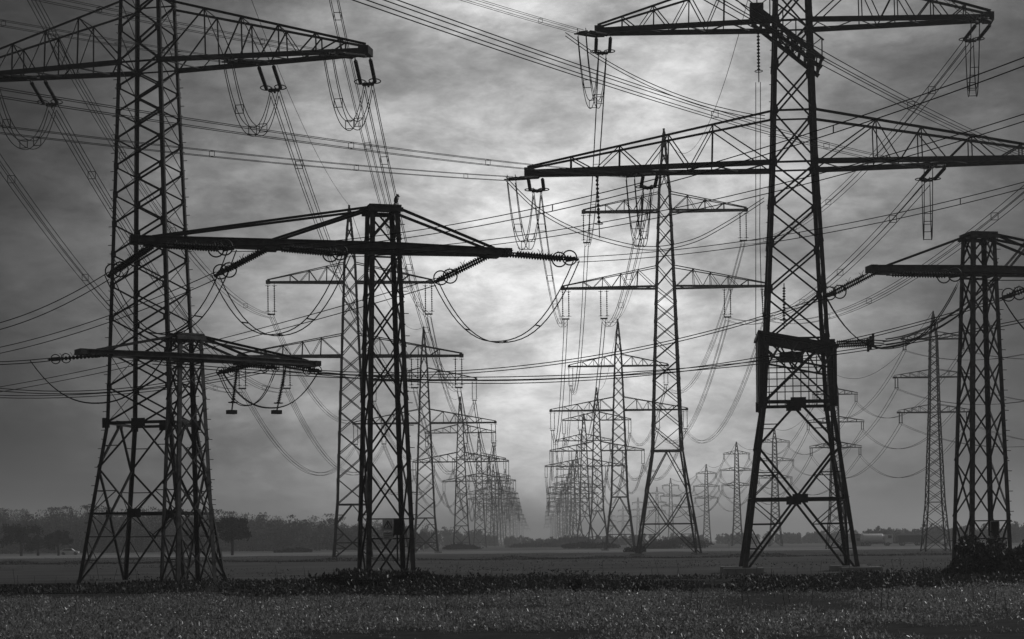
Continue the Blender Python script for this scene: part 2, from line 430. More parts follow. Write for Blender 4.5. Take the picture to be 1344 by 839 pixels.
# lower platform
pf = MB()
z0, z1 = 12.5, 11.7
for k in range(13):
    y = -2.1+4.2*k/12; pf.bar((-1.95, y, z0), (1.95, y, z1), .1, .07)
for x, z in ((-1.95, z0), (0, (z0+z1)/2), (1.95, z1)): pf.bar((x, -1.9, z), (x, 1.9, z), .16, .2)
for y in (-1.95, 2.2): pf.bar((-2.05, y, z0), (2.05, y, z1), .22, .22)
plat = pf.build('platform', 'steel', R1)
for y in (-1.955, 2.0):
    xs = [-2.0+4.0*k/6 for k in range(7)]
    for k in range(6):
        za = lambda x: z0+(z1-z0)*(x+2.2)/4.4
        top = k % 2 == 0
        member(plat, 'brace', (xs[k], y, za(xs[k])-(0 if top else 1.15)), (xs[k+1], y, za(xs[k+1])-(1.15 if top else 0)), .09, 'steel_old')
    member(plat, 'lower_chord', (-1.95, y, z0-1.15), (1.95, y, z1-1.15), .1)
for x in (-1.9, 1.9):
    for y in (-1.85, 1.85): member(plat, 'post', (x, y, 8.9), (x, y, z0 if x < 0 else z1), .16)
    plate(plat, 'cable_duct', (x*.97, 0, 10.6), .3, 1.6, 3.2, 'dark')
for z in (8.95, 9.7, 10.4, 11.0):
    for y in (-1.85, 1.85): member(plat, 'rail', (-1.9, y, z), (1.9, y, z), .09 if z < 9 else .05)
for k in range(7): member(plat, 'baluster', (-1.3+k*.42, 1.6, 8.95), (-1.3+k*.42, 1.6, 11.6), .05)
plate(plat, 'equipment_box', (-.2, .3, 11.4), 1.2, .8, .5, 'dark')
for k, y in enumerate((-1.2, 0, 1.2)):
    ob('post_insulator', INS['rod'], plat, barM(Vector((2.05, y, 12.0)), Vector((3.9, y, 12.05)), 1))
    pb = MB(); pb.bar((3.9, y, 11.7), (3.9, y, 12.4), .12); pb.bar((3.9, y, 12.05), (4.6, y, 12.0), .05); pb.build('terminal', 'steel', plat)
# upper platform, a steep grated gangway hung round the mast
gw = MB()
for k in range(11):
    t = k/10; gw.bar((-1.9+3.3*t, -1.7, 29.3-2.7*t), (-1.9+3.3*t, 1.7, 29.3-2.7*t), .16, .06)
for y in (-1.7, 0, 1.7): gw.bar((-2.0, y, 29.4), (1.5, y, 26.5), .2, .14)
gang = gw.build('gangway', 'steel', R1)
for y in (-1.75, 1.75):
    member(gang, 'handrail', (-2.0, y, 30.4), (1.5, y, 27.5), .09, 'steel_old')
    for k in range(6): member(gang, 'post', (-1.9+.66*k, y, 29.3-.55*k), (-1.9+.66*k, y, 30.35-.55*k), .06)
    for k in range(5): member(gang, 'brace', (-1.9+.66*k, y, 29.3-.55*k), (-1.9+.66*(k+1), y, 30.35-.55*(k+1)), .05, 'steel_old')
plate(gang, 'equipment_box', (-1.9, -1.2, 29.2), .7, .7, .8, 'dark')

# ---- single-level stayed pylons
def stayed(root, H, zb, s0, s1, arms, phases, panels, wleg=.18, beamw=.24):
    lv = [(0, s0/2), (H, s1/2)]
    mast(root, lv, [(0, zb-.25, panels), (zb+.25, H, 1)], None, wleg, .075, .065, m='steel_old', pegleg=(1,))
    hw = half(lv, zb); a0, a1 = arms
    def yb(x):
        e = a0 if x < 0 else a1; t = max(0, (abs(x)-hw)/(abs(e)-hw)); return (hw+.14)*(1-t)+.24*t
    for y in (-1, 1):
        b = MB(); xs = [a0, a0*.66, a0*.33, -hw-.1, hw+.1, a1*.33, a1*.66, a1]
        for xa, xb in zip(xs, xs[1:]):
            pa, pb = Vector((xa, y*yb(xa), zb)), Vector((xb, y*yb(xb), zb)); up = Vector((0, 0, beamw/2))
            b.bar(pa, pb, .05, beamw, Vector((0, 1, 0))); b.bar(pa+up, pb+up, .2, .035, Vector((0, 1, 0))); b.bar(pa-up, pb-up, .2, .035, Vector((0, 1, 0)))
        b.build('beam', 'steel_old', root)
    for k in range(9):
        x = a0+.25+(a1-a0-.5)*k/8
        if abs(x) > hw+.2: member(root, 'tie', (x, -yb(x), zb-.03), (x, yb(x), zb-.03), .1, 'steel_old')
    for x in (a0, a1): plate(root, 'end_plate', (x, 0, zb), .3, .75, beamw*1.2, 'steel')
    for x in phases:
        for y in (-1, 1):
            if x in (phases[0], phases[-1]) or abs(x) > 1:
                member(root, 'stay', (math.copysign(s1*.4, x), y*s1*.45, H), (x, y*yb(x), zb+beamw/2), .1, 'steel', Vector((0, y, 0)))
        plate(root, 'hanger_plate', (x, 0, zb-beamw*.65), .6, 2*yb(x)+.2, .1)
    plate(root, 'cap_plate', (0, 0, H+.04), s1*1.15, s1*1.15, .08, 'steel_old')
    plate(root, 'cap_plate', (0, -s1*.6, H-.12), s1*1.25, .06, .18, 'steel_old'); plate(root, 'cap_plate', (0, s1*.6, H-.12), s1*1.25, .06, .18, 'steel_old')
Mx = P(507, 771, 74)
ST = thing('stayed_pylon', 'stocky weathered steel pylon with one stayed beam and warning sign, rising from a leafy bush', 'pylon', (Mx.x, 74, 0), R(16))
stayed(ST, 15.35, 13.75, 2.0, 1.14, (-9.9, 5.2), (-9.2, -4.55, 4.6), 6)
Px = P(1289, 758, 82)
SP = thing('stayed_pylon', 'stocky steel pylon with one stayed beam, its foot hidden in a dark thicket', 'pylon', (Px.x, 82, 0), R(11))
stayed(SP, 15.35, 13.75, 2.0, 1.1, (-5.1, 9.9), (-4.5, 4.55, 9.2), 6)
Sx = P(247, 768, 82)
SS = thing('stayed_pylon', 'small low stayed pylon in front of the tall loop-jumper pylon, with two hanging weighted insulators', 'pylon', (Sx.x, 82, 0), R(34))
stayed(SS, 11.2, 10.25, 1.9, 1.1, (-4.9, 6.5), (-4.3, 2.9, 6.0), 5, .17, .2)

# ---- warning signs and switch boxes on the stayed pylons
def warn(root, z, yface, xo, box_dx):
    s = MB(); s.box((xo, yface, z), .42, .025, .46); pl = s.build('warning_sign', 'sign', root)
    t = MB(); e = .17
    pts = [(-e, -.13), (e, -.13), (0, .17)]
    for a, b in zip(pts, pts[1:]+pts[:1]): t.bar((xo+a[0], yface-.02, z+a[1]), (xo+b[0], yface-.02, z+b[1]), .028, .01)
    for a, b in (((.01, .1), (-.03, .0)), ((-.03, .0), (.03, -.01)), ((.03, -.01), (-.01, -.11))): t.bar((xo+a[0], yface-.02, z+a[1]), (xo+b[0], yface-.02, z+b[1]), .028, .01)
    t.build('high_voltage_symbol', 'dark', pl)
    s = MB(); s.box((xo, yface, z-.42), .42, .025, .28); p2 = s.build('number_plate', 'sign', root)
    t = MB()
    for k, (w, x) in enumerate(((.26, -.03), (.32, 0), (.2, -.05))): t.bar((xo+x-w/2, yface-.02, z-.34-.08*k), (xo+x+w/2, yface-.02, z-.34-.08*k), .035, .01)
    t.build('plate_lettering', 'dark', p2)
    b = MB(); b.box((xo+box_dx, yface-.1, z-.1), .27, .22, .62); bx = b.build('switch_box', 'dark', root)
    b = MB(); b.bar((xo+box_dx, yface-.1, z-.4), (xo+box_dx, yface-.1, z-1.5), .05); b.build('conduit', 'steel', bx)
    b = MB()
    for zz in (z+.24, z-.55): b.bar((-1.0, yface+.06, zz), (1.0, yface+.06, zz), .05)
    b.build('sign_bracket', 'steel', root)
warn(ST, 2.55, -.96, -.12, .36)
warn(SP, 2.3, -.96, .18, -.05)
# perched bird
bd = MB()
def ell(b, c, rx, ry, rz, tilt, n=10, k=10):
    s = len(b.v); Rm = Matrix.Rotation(tilt, 3, 'Y')
    for i in range(n+1):
        a = math.pi*i/n-math.pi/2
        for j in range(k):
            q = 2*math.pi*j/k; v = Rm @ Vector((rx*math.cos(a)*math.cos(q), ry*math.cos(a)*math.sin(q), rz*math.sin(a))); b.v.append(Vector(c)+v)
    for i in range(n):
        for j in range(k): b.f.append((s+i*k+j, s+i*k+(j+1) % k, s+(i+1)*k+(j+1) % k, s+(i+1)*k+j))
ell(bd, (0, 0, .17), .085, .08, .16, .5); ell(bd, (.1, 0, .32), .06, .055, .06, 0)
bd.bar((.13, 0, .32), (.22, 0, .3), .03); bd.bar((-.04, 0, .1), (-.17, 0, -.08), .07, .025); bd.bar((.02, .03, .06), (.02, .03, -.01), .015); bd.bar((.02, -.03, .06), (.02, -.03, -.01), .015)
bp = LW(ST, (.5, -.35, 15.35+.14))
ob('perched_bird', bd.data('perched_bird', 'feather', True), None, Matrix.Translation(bp) @ Matrix.Rotation(1.1, 4, 'Z') @ Matrix.Diagonal((1.15, 1.15, 1.15, 1)), label='small black bird perched on top of the stayed pylon with the warning sign', category='bird')

# ---- suspension pylons of the two tall rows
def lattice_merged(b, levels, sections, base, wleg, wbr, faces=(0, 1, 2, 3), zb=0.0):
    for i in range(4):
        pts = [corner(levels, i, z) for z, _ in levels]
        for a, c in zip(pts, pts[1:]): b.bar(a, c, wleg)
    for fi in faces:
        i, j = fi, (fi+1) % 4
        for (z0, z1, n) in sections:
            q = (half(levels, z1)/half(levels, z0))**(1/n); tot = sum(q**k for k in range(n)); z = z0
            for k in range(n):
                zt = z+(z1-z0)*q**k/tot
                b.bar(corner(levels, i, z), corner(levels, j, zt), wbr); b.bar(corner(levels, j, z), corner(levels, i, zt), wbr); z = zt
        if base:
            zn, zc, zw = base; mid = lambda z: (corner(levels, i, z)+corner(levels, j, z))/2
            b.bar(corner(levels, i, zw), corner(levels, j, zw), wbr*1.3); b.bar(corner(levels, i, zc), corner(levels, j, zc), wbr)
            for c in (i, j):
                b.bar(mid(zw), corner(levels, c, zn), wbr); b.bar(corner(levels, c, zn), mid(zc), wbr); b.bar(mid(zc), corner(levels, c, zb), wbr)
def arm_merged(root, side, zc, L, hw, zt, w, wb, nodes, tip=.25):
    b = MB()
    A = lambda y, t: Vector((side*(hw+(L-hw)*t), y*(hw+(tip-hw)*t), zc)); U = lambda y, t: Vector((side*(hw+(L-hw)*t), y*(hw+(tip-hw)*t), zt+(zc+.25-zt)*t))
    for y in (-1, 1):
        b.bar(A(y, 0), A(y, 1), w); b.bar(U(y, 0), U(y, 1), w*.8)
        pr = A(y, 0)
        for t in nodes: b.bar(A(y, t), U(y, t), wb); b.bar(pr, U(y, t), wb); pr = A(y, t)
    n = 6
    for k in range(n): s = 1 if k % 2 else -1; b.bar(A(s, k/n), A(-s, (k+1)/n), wb)
    b.build('crossarm', 'steel', root)
def hang(root, x, z, L, far, thick=.13):
    """a vertical pair of suspension insulators; returns the clamp point"""
    for s in (-1, 1):
        b = MB(); p = Vector((x+s*.38, 0, z))
        if far: b.bar(p, p-Vector((0, 0, L)), thick)
        else:
            ob('insulator_string', INS['slim'], root, barM(p-Vector((0, 0, .35)), p-Vector((0, 0, L-.3)), 1.1)); b.bar(p, p-Vector((0, 0, .42)), .06); b.bar(p+Vector((-.3, 0, -.4)), p+Vector((.3, 0, -.4)), .05)
            b2 = MB(); b2.bar(p-Vector((0, 0, L-.36)), p-Vector((0, 0, L)), .06); b2.bar(p+Vector((-.3, 0, -L+.34)), p+Vector((.3, 0, -L+.34)), .05); b2.build('clamp_rod', 'steel', root)
        b.build('insulator_string' if far else 'link_rod', 'porc' if far else 'steel', root)
    b = MB(); b.bar((x-.45, 0, z-L), (x+.45, 0, z-L), .1, .18); b.build('yoke_plate', 'steel', root)
    return Vector((x, 0, z-L-.2))
def donau(px, Y, hl, hu, ht, label, group, detail, yaw=0, al=13.3, am=7.6, au=9.8, s0=6.0, sw=3.4, zw=9.0, st=2.0, sl=3.8, wscale=1.0):
    X = P(px, 724, Y).x
    r = thing('lattice_pylon', label, 'pylon', (X, Y, 0), yaw, group)
    hl_ = st/2; lv = [(0, s0/2), (zw, sw/2), (hl, hl_*1.15), (hu, hl_*.8), (hu+2.3, hl_*.72), (ht, .08)]
    n1 = max(5, int((hl-zw)/2.4)) if detail < 2 else 5
    sec = [(zw, hl, n1), (hl, hu, 4), (hu, hu+2.3, 1), (hu+2.3, ht-.6, 4)]; base = (zw*.62, zw*.3, zw)
    if detail == 0:
        mast(r, lv, sec, base, .24*wscale, .1*wscale, .1*wscale, horiz=False)
        for s in (-1, 1):
            crossarm(r, s, hl, al, hl_*1.15, hl+2.6, hl_, .2*wscale, .08*wscale, (.2, .38, .57, .78), tip=.25, lace=7)
            crossarm(r, s, hu, au, hl_*.8, hu+2.3, hl_*.72, .19*wscale, .08*wscale, (.22, .45, .7), tip=.25, lace=6)
        for i in range(4): plate(r, 'footing', corner(lv, i, 0)+Vector((0, 0, .1)), 1.4, 1.4, .3, 'concrete')
    else:
        b = MB(); lattice_merged(b, lv, sec, base, .26*wscale, .12*wscale, (0, 1, 2, 3) if detail == 1 else (0, 1)); b.build('lattice_body', 'steel', r)
        for s in (-1, 1):
            arm_merged(r, s, hl, al, hl_*1.15, hl+2.6, .22*wscale, .11*wscale, (.2, .38, .57, .78) if detail == 1 else (.4, .7))
            arm_merged(r, s, hu, au, hl_*.8, hu+2.3, .2*wscale, .11*wscale, (.22, .45, .7) if detail == 1 else (.4, .7))
    pts = {}
    for s in (-1, 1):
        pts['lo', s] = LW(r, hang(r, s*(al-.45), hl, sl, detail > 0, .13*wscale)); pts['mid', s] = LW(r, hang(r, s*am, hl, sl, detail > 0, .13*wscale)); pts['up', s] = LW(r, hang(r, s*(au-.45), hu, sl, detail > 0, .13*wscale))
    pts['top', 0] = LW(r, (0, 0, ht))
    return r, pts
ordw = ['second', 'third', 'fourth', 'fifth', 'sixth', 'seventh', 'eighth', 'ninth', 'tenth', 'eleventh', 'twelfth', 'thirteenth', 'fourteenth', 'fifteenth', 'sixteenth']
WEST = [(463, 218, 0), (559, 341, 0), (606, 505, 1), (630, 665, 1), (643, 842, 1), (648.5, 940, 1), (653, 1043, 2), (657, 1150, 2), (660.5, 1263, 2), (667, 1500, 2), (672, 1750, 2), (676, 2050, 2), (681, 2500, 2), (686, 3100, 2)]
EAST = [(877, 228, 0), (814, 360, 0), (785, 520, 1), (768, 625, 1), (758, 870, 1), (753, 980, 1), (748, 1090, 2), (745, 1210, 2), (742, 1330, 2), (737, 1570, 2), (733.5, 1830, 2), (731, 2150, 2), (727, 2650, 2), (724, 3200, 2)]
wrow, erow = [], []
for k, (px, Y, dt) in enumerate(WEST):
    wrow.append(donau(px, Y, 24.2, 33.0 if k == 0 else 32.2, 42.2, '%s pylon of the row that starts with the loop-jumper pylon' % ordw[k], 'row of pylons behind the loop-jumper pylon', dt, R(4 if k == 0 else 1), wscale=1+.1*k, s0=4.7, sw=3.7, zw=6.5))
for k, (px, Y, dt) in enumerate(EAST):
    if k == 0: a = dict(hl=33.4, hu=42.9, ht=53.2, s0=7.8, sw=3.8, zw=13.0, al=12.9, am=7.7, au=10.2, st=2.1)
    else: a = dict(hl=27.6, hu=36.3, ht=45.6, al=13.5, zw=10.5)
    erow.append(donau(px, Y, label='%s pylon of the row that starts with the platform pylon' % ordw[k], group='row of pylons behind the platform pylon', detail=dt, yaw=R(-1), wscale=1+.12*k, **a))
# ---- the lower three-armed row
def barrel(px, Y, label, detail, wscale=1.0):
    X = P(px, 720, Y).x; r = thing('lattice_pylon', label, 'pylon', (X, Y, 0), R(-2), 'row of slim three-armed pylons')
    lv = [(0, 1.7), (6.5, 1.15), (18, .72), (28.2, .5), (31.6, .06)]; sec = [(0, 6.5, 3), (6.5, 18.3, 9), (18.3, 28.2, 9), (28.2, 31.2, 3)]
    if detail == 0: mast(r, lv, sec, None, .17*wscale, .075*wscale, .075*wscale)
    else:
        b = MB(); lattice_merged(b, lv, [(a, c, n if detail == 1 else max(2, n//2)) for a, c, n in sec], None, .17*wscale, .08*wscale, (0, 1, 2, 3) if detail == 1 else (0, 1)); b.build('lattice_body', 'steel', r)
    pts = {}
    for nm, z, L in (('c', 18.3, 4.7), ('b', 22.9, 5.2), ('a', 27.9, 4.1)):
        for s in (-1, 1):
            if detail == 0: crossarm(r, s, z, L, half(lv, z), z+1.0, half(lv, z+1), .12, .055, (.3, .55, .8), tip=.1, lace=4)
            else: arm_merged(r, s, z, L, half(lv, z), z+1.0, .13*wscale, .07*wscale, (.35, .7), .1)
            p = Vector((s*(L-.15), 0, z)); b = MB(); b.bar(p, p-Vector((0, 0, 1.35)), .11*wscale); b.bar(p+Vector((-.35*s, 0, 0)), p+Vector((-.35*s, 0, -1.35)), .11*wscale); b.bar(p+Vector((-.45*s, 0, -1.35)), p+Vector((.1*s, 0, -1.35)), .1)
            b.build('insulator_string', 'porc', r); pts[nm, s] = LW(r, p-Vector((.17*s, 0, 1.45)))
    pts['top', 0] = LW(r, (0, 0, 31.6)); return r, pts
SLIM = [(1228, 240, 0), (1098, 330, 1), (1018, 490, 1), (968, 555, 1), (928, 716, 1), (881, 870, 2), (863, 1010, 2), (838, 1250, 2), (818, 1550, 2), (803, 1900, 2)]
srow = [barrel(px, Y, '%s slim three-armed pylon counted from the thicket' % (['nearest'] + ordw)[k] if k else 'slim three-armed pylon standing just behind the thicket', dt, 1+.1*k) for k, (px, Y, dt) in enumerate(SLIM)]

# ================================================================= INSULATORS, JUMPERS AND SPANS AT THE HEAD PYLONS
ARMN = {'lo': 'lower arm tip', 'mid': 'lower arm middle', 'up': 'upper arm tip'}
def side(facing): return 'facing' if facing else 'away from'
def head(root, pts2, att, hname, sag, tnear, nearshow):
    for (nm, s), a in att.items():
        a = Vector(a); w = LW(root, a); tgt = pts2[nm, s]
        dv = (tgt-w); dv.z -= 4*sag*.85; dl = (root.matrix_basis.to_3x3().inverted() @ dv).normalized()
        e = strings(root, a+Vector((0, .15, -.15)), dl, 3.4, .75, 'long', True, Vector((1, 0, 0)))
        conductor('far span of %s\'s %s, side %s %s row, to next pylon' % (hname, ARMN[nm], side((s > 0) == (root is L1)), 'platform' if root is L1 else 'loop-jumper'), curve_pts(LW(root, e), tgt, sag, 34), 4, .42, .022, (.08, .25, .42, .6, .8), group='far spans of the '+hname)
        dn = root.matrix_basis.to_3x3().inverted() @ (DN+Vector((0, 0, -.2)))
        e2 = strings(root, a+Vector((0, -.15, -.15)), dn, 3.4, .6, 'long', True, None)
        jumper(root, e2, e, 2.6 if root is L1 else 3.2, 4, .42, wide=Vector((1, 0, 0)))
        conductor('near span of %s\'s %s, side %s %s row, over the crop' % (hname, ARMN[nm], side((s > 0) == (root is L1)), 'platform' if root is L1 else 'loop-jumper'), near_path(LW(root, e2), tnear[nm, s]), 4, .21, .012, (.1, .3, .5), group='near spans of the '+hname)
T_ = {('lo', -1): 40, ('mid', -1): 45, ('up', -1): 40, ('mid', 1): 55, ('lo', 1): 60, ('up', 1): 55}
head(L1, wrow[0][1], {('lo', -1): (-10.9, 0, 25.3), ('mid', -1): (-6.0, 0, 25.3), ('mid', 1): (6.0, 0, 25.3), ('lo', 1): (10.9, 0, 25.3), ('up', -1): (-8.4, 0, 33.4), ('up', 1): (8.4, 0, 33.4)}, 'loop-jumper pylon', 4.2, T_, None)
T2_ = {('lo', -1): 58, ('mid', -1): 62, ('up', -1): 58, ('mid', 1): 78, ('lo', 1): 80, ('up', 1): 75}
head(R1, erow[0][1], {('lo', -1): (-13.6, 0, 21.3), ('mid', -1): (-7.5, 0, 21.3), ('mid', 1): (7.5, 0, 21.3), ('lo', 1): (13.6, 0, 21.3), ('up', -1): (-9.9, 0, 28.7), ('up', 1): (9.9, 0, 28.7)}, 'platform pylon', 3.0, T2_, None)
# earth wires
conductor('single earth wire from the loop-jumper pylon to the next peak of its row', curve_pts(LW(L1, (0, 0, 44)), wrow[0][1]['top', 0], 3.5), 1, r=.02, name='earth_wire')
ew = curve_pts(LW(R1, (0, 0, 40)), erow[0][1]['top', 0], 9)
conductor('single earth wire with small markers from the platform pylon to the next peak', ew, 1, r=.02, name='earth_wire')
# tee-off loops held by hanging insulators at the platform pylon
def loopcable(root, pxs, Y, r=.022):
    ps = [WL(root, P(x, y, yy)) for x, y, yy in pxs]; pts = []
    ps = [ps[0]]+ps+[ps[-1]]
    for i in range(1, len(ps)-2):
        for k in range(8):
            t = k/8; a, b, c, d = ps[i-1:i+3]
            pts.append(.5*((2*b)+(c-a)*t+(2*a-5*b+4*c-d)*t*t+(3*b-a-3*c+d)*t**3))
    pts.append(ps[-2]); m = MB()
    for o in (-.1, .1): m.tube([p+Vector((0, o*.5, o)) for p in pts], r)
    m.build('jumper_cable', 'wire', root)
loopcable(R1, [(742, 45, 93), (790, 78, 93), (850, 110, 93.5), (915, 135, 94), (975, 150, 94.5), (1004, 154, 95)], 94)
loopcable(R1, [(664, 235, 93), (700, 270, 93), (740, 295, 93.5), (787, 313, 94), (850, 326, 94.5), (905, 318, 94.6), (950, 296, 94.8), (1003, 262, 95)], 94)
def hungrod(root, top, bot, w=True, k='slim'):
    a, b = WL(root, P(*top)), WL(root, P(*bot)); d = (b-a)
    ob('insulator_string', INS[k], root, barM(a.lerp(b, .08), a.lerp(b, .8), 1.0))
    m = MB(); m.bar(a, a.lerp(b, .09), .05); m.build('link_rod', 'steel', root); m = MB(); m.bar(a.lerp(b, .79), b, .05); m.build('clamp_rod', 'steel', root)
    ring(root, a.lerp(b, .8), Vector((0, 0, 1)), RINGF)
    if w: m = MB(); m.box(b, .42, .3, .18); m.build('counterweight', 'dark', root)
hungrod(R1, (783, 222, 95), (787, 312, 94.2), False)
hungrod(R1, (995, 36, 95), (996, 108, 95), False)
hungrod(R1, (1029, 372, 95), (1029, 432, 95), False)
m = MB()
for o in (-.12, .12): m.tube([WL(R1, P(995+(x if o > 0 else 0), y, 95))+Vector((o, 0, 0)) for x, y in ((0, 108), (0, 200), (-1, 300), (1, 380), (6, 440))], .02)
m.build('down_lead', 'wire', R1)
for y0 in (-.6, .6):
    a = LW(R1, (4.6, y0, 12.0)); b = LW(R1, (13.2, -2+y0, 19.0))
    conductor('slack four-wire cable from lower platform terminals to the arm, on the %s side' % ('crop' if y0 < 0 else 'woodland'), curve_pts(a, b, 1.6), 4, .3, .018, (.3, .6), group='tee-off cables of the platform pylon')
# ---- stayed pylon hardware
def tension2(root, px_a, Ya, px_e, Ye, kind='rod'):
    a, e = WL(root, P(*px_a, Ya)), WL(root, P(*px_e, Ye)); d = e-a
    return strings(root, a, d, d.length, .6, kind, True, Vector((.45, -.9, 0)), Vector((.15, 1, 0)), True)
def pair_end(root, e): return LW(root, e)
pylM = 'stayed pylon with the warning sign'
beamL = {}
for i, (la, le, ra, re_, far, near, sg, lay, ray) in enumerate((
        ((200, 322), (143, 362), (215, 322), (305, 327), (-70, 440, 86), (1420, 52, 42), 1.15, 71.6, 70.2),
        ((352, 326), (283, 362), (368, 326), (455, 334), (-70, 472, 97), (1420, 130, 49), .85, 73.0, 71.4),
        ((644, 334), (572, 370), (664, 333), (757, 341), (-70, 522, 116), (1420, 222, 58), .55, 75.5, 74.2))):
    eL = tension2(ST, la, lay, le, lay+1.0); eR = tension2(ST, ra, ray+.6, re_, ray-.6)
    nm = ('long end', 'middle', 'short end')[i]
    conductor('twin span from the %s of the warning-sign beam, passing the platform pylon' % nm, curve_pts(LW(ST, eR), P(*near), sg, 30), 2, .2, .015, (.5, .8))
    conductor('twin span from the %s of the warning-sign pylon\'s beam passing the loop-jumper pylon' % nm, curve_pts(LW(ST, eL), P(*far), .5, 20), 2, .3, .02, ())
    jumper(ST, eL, eR, (2.75, 2.75, 2.9)[i], 2, .5, .024, (.25, .5, .77))
for i, (la, le, ra, re_, lay) in enumerate((((1146, 358), (1084, 390), (1170, 360), (1262, 362), 81), ((1402, 357), (1316, 392), (1420, 358), (1500, 362), 82.5), ((1540, 356), (1470, 392), (1555, 356), (1640, 362), 83.5))):
    eL = tension2(SP, la, lay, le, lay+.6); eR = tension2(SP, ra, lay-.3, re_, lay-1.2)
    tgt = P(*((418, 488), (360, 483), (200, 476))[i], (86, 84, 79)[i])
    conductor('twin span from the small stayed pylon to the %s of the thicket beam' % ('short end', 'middle', 'long end')[i], curve_pts(LW(SP, eL), tgt, (1.2, 1.9, 1.9)[i], 34), 2, .13, .022, ())
    conductor('twin span from the %s of the thicket pylon\'s beam leaving over the hedge' % ('short end', 'middle', 'long end')[i], curve_pts(LW(SP, eR), P(1750+60*i, 300-30*i, 66-4*i), .6, 16), 2, .3, .02, ())
    jumper(SP, eL, eR, 2.7, 2, .5, .024, (.3, .5, .72))
# small stayed pylon
eA = tension2(SS, (142, 466), 79.4, (66, 472), 79.0, 'slim'); eB = tension2(SS, (378, 480), 85.4, (418, 488), 86, 'slim')
eC = tension2(SS, (330, 478), 84, (288, 490), 83.2, 'slim'); eD = tension2(SS, (326, 480), 84, (362, 483), 84.2, 'slim')
conductor('twin span from the outer end of the small stayed pylon\'s beam', curve_pts(LW(SS, eA), P(-80, 476, 78), .1, 10), 2, .12, .02, ())
conductor('twin span from the middle of the small stayed pylon\'s beam', curve_pts(LW(SS, eC), P(-80, 500, 84), .7, 16), 2, .12, .02, ())
conductor('twin span from the inner end of the small stayed pylon\'s beam', curve_pts(P(350, 487, 86), P(-80, 516, 90), .6, 16), 2, .12, .02, ())
jumper(SS, WL(SS, P(40, 474, 79)), WL(SS, P(215, 470, 80)), 1.9, 2, .3, .022, (.5,))
jumper(SS, eC, eD, 1.6, 2, .4, .022, ()); jumper(SS, WL(SS, P(290, 485, 85)), eB, 1.75, 2, .4, .022, (.75,))
hungrod(SS, (312, 478, 83.5), (304, 541, 83.3), True, 'rod'); hungrod(SS, (375, 482, 85.4), (363, 541, 85.2), True, 'rod')

# ---- spans between the row pylons
def rowspans(row, who, nmax, arms, sag0, n, r0):
    for k in range(len(row)-1):
        if k >= nmax: break
        a, b = row[k][1], row[k+1][1]; span = (row[k+1][0].location-row[k][0].location).length
        for key in a:
            if key[0] == 'top': 
                conductor('earth wire joining the %s and %s pylon peaks of the %s' % (ordk[k], ordk[k+1], who), curve_pts(a[key], b[key], sag0*.7, 16), 1, r=r0*(1+.25*k), name='earth_wire'); continue
            conductor('%s row %s span, pylons %s to %s, side %s %s row' % (who.split()[0], arms[key[0]], ordk[k], ordk[k+1], side((key[1] > 0) == (row is wrow)), 'loop-jumper' if row is erow else 'platform'), curve_pts(a[key], b[key], sag0*(.9 if k else 1), 24), n, .42, r0*(1+.28*k), (), group='%s spans %s to %s' % (who, ordk[k], ordk[k+1]), merged=True)
ordk = ordw
shortA = {'lo': 'lower arm end', 'mid': 'lower arm middle', 'up': 'upper arm'}
rowspans(wrow, 'loop-jumper row', 6, shortA, 7.5, 4, .03)
rowspans(erow, 'platform row', 6, shortA, 7.5, 4, .03)
ordk = ['first', 'second', 'third', 'fourth', 'fifth', 'sixth', 'seventh', 'eighth']
rowspans(srow, 'slim row', 5, {'a': 'top arm', 'b': 'middle arm', 'c': 'bottom arm'}, 5.5, -2, .032)
q0 = {k: v+Vector((-10, -130, 0)) for k, v in srow[0][1].items()}
for key, v in srow[0][1].items():
    if key[0] != 'top': conductor('span off slim thicket pylon\'s %s arm, side %s platform row, leaving the row' % ({'a': 'top', 'b': 'middle', 'c': 'bottom'}[key[0]], side(key[1] < 0)), curve_pts(v, q0[key]+Vector((14, 0, 0)), 6, 20), -2, .4, .022, (), group='near spans of the slim row', merged=True)

# ================================================================= VEGETATION
def leaves(cen, size, flat=.5, aspect=.55, r=None):
    """diamond-shaped folded leaves: cen (n,3), size (n,)"""
    r = r or rng; n = len(cen); az = r.random(n)*2*np.pi; el = (r.random(n)-.35)*np.pi*flat; ro = (r.random(n)-.5)*2.2
    d = np.stack([np.cos(az)*np.cos(el), np.sin(az)*np.cos(el), np.sin(el)], 1)
    s = np.stack([-np.sin(az), np.cos(az), np.zeros(n)], 1); u = np.cross(d, s)
    s2 = s*np.cos(ro)[:, None]+u*np.sin(ro)[:, None]; u2 = np.cross(d, s2); L = size[:, None]
    v = np.stack([cen, cen+d*L*.45+s2*L*aspect*.5+u2*L*.1, cen+d*L, cen+d*L*.45-s2*L*aspect*.5+u2*L*.1], 1).reshape(-1, 3)
    i = np.arange(n)*4
    f = np.concatenate([np.stack([i, i+1, i+2], 1), np.stack([i, i+2, i+3], 1)])
    return v, f
def npmesh(name, v, f, m):
    me = bpy.data.meshes.new(name); me.vertices.add(len(v)); me.vertices.foreach_set('co', np.asarray(v, np.float32).ravel())
    me.loops.add(f.size); me.loops.foreach_set('vertex_index', f.astype(np.int32).ravel()); me.polygons.add(len(f))
    me.polygons.foreach_set('loop_start', np.arange(0, f.size, 3, dtype=np.int32)); me.polygons.foreach_set('loop_total', np.full(len(f), 3, np.int32))
    me.materials.append(M[m]); me.update(); me.validate(); return me
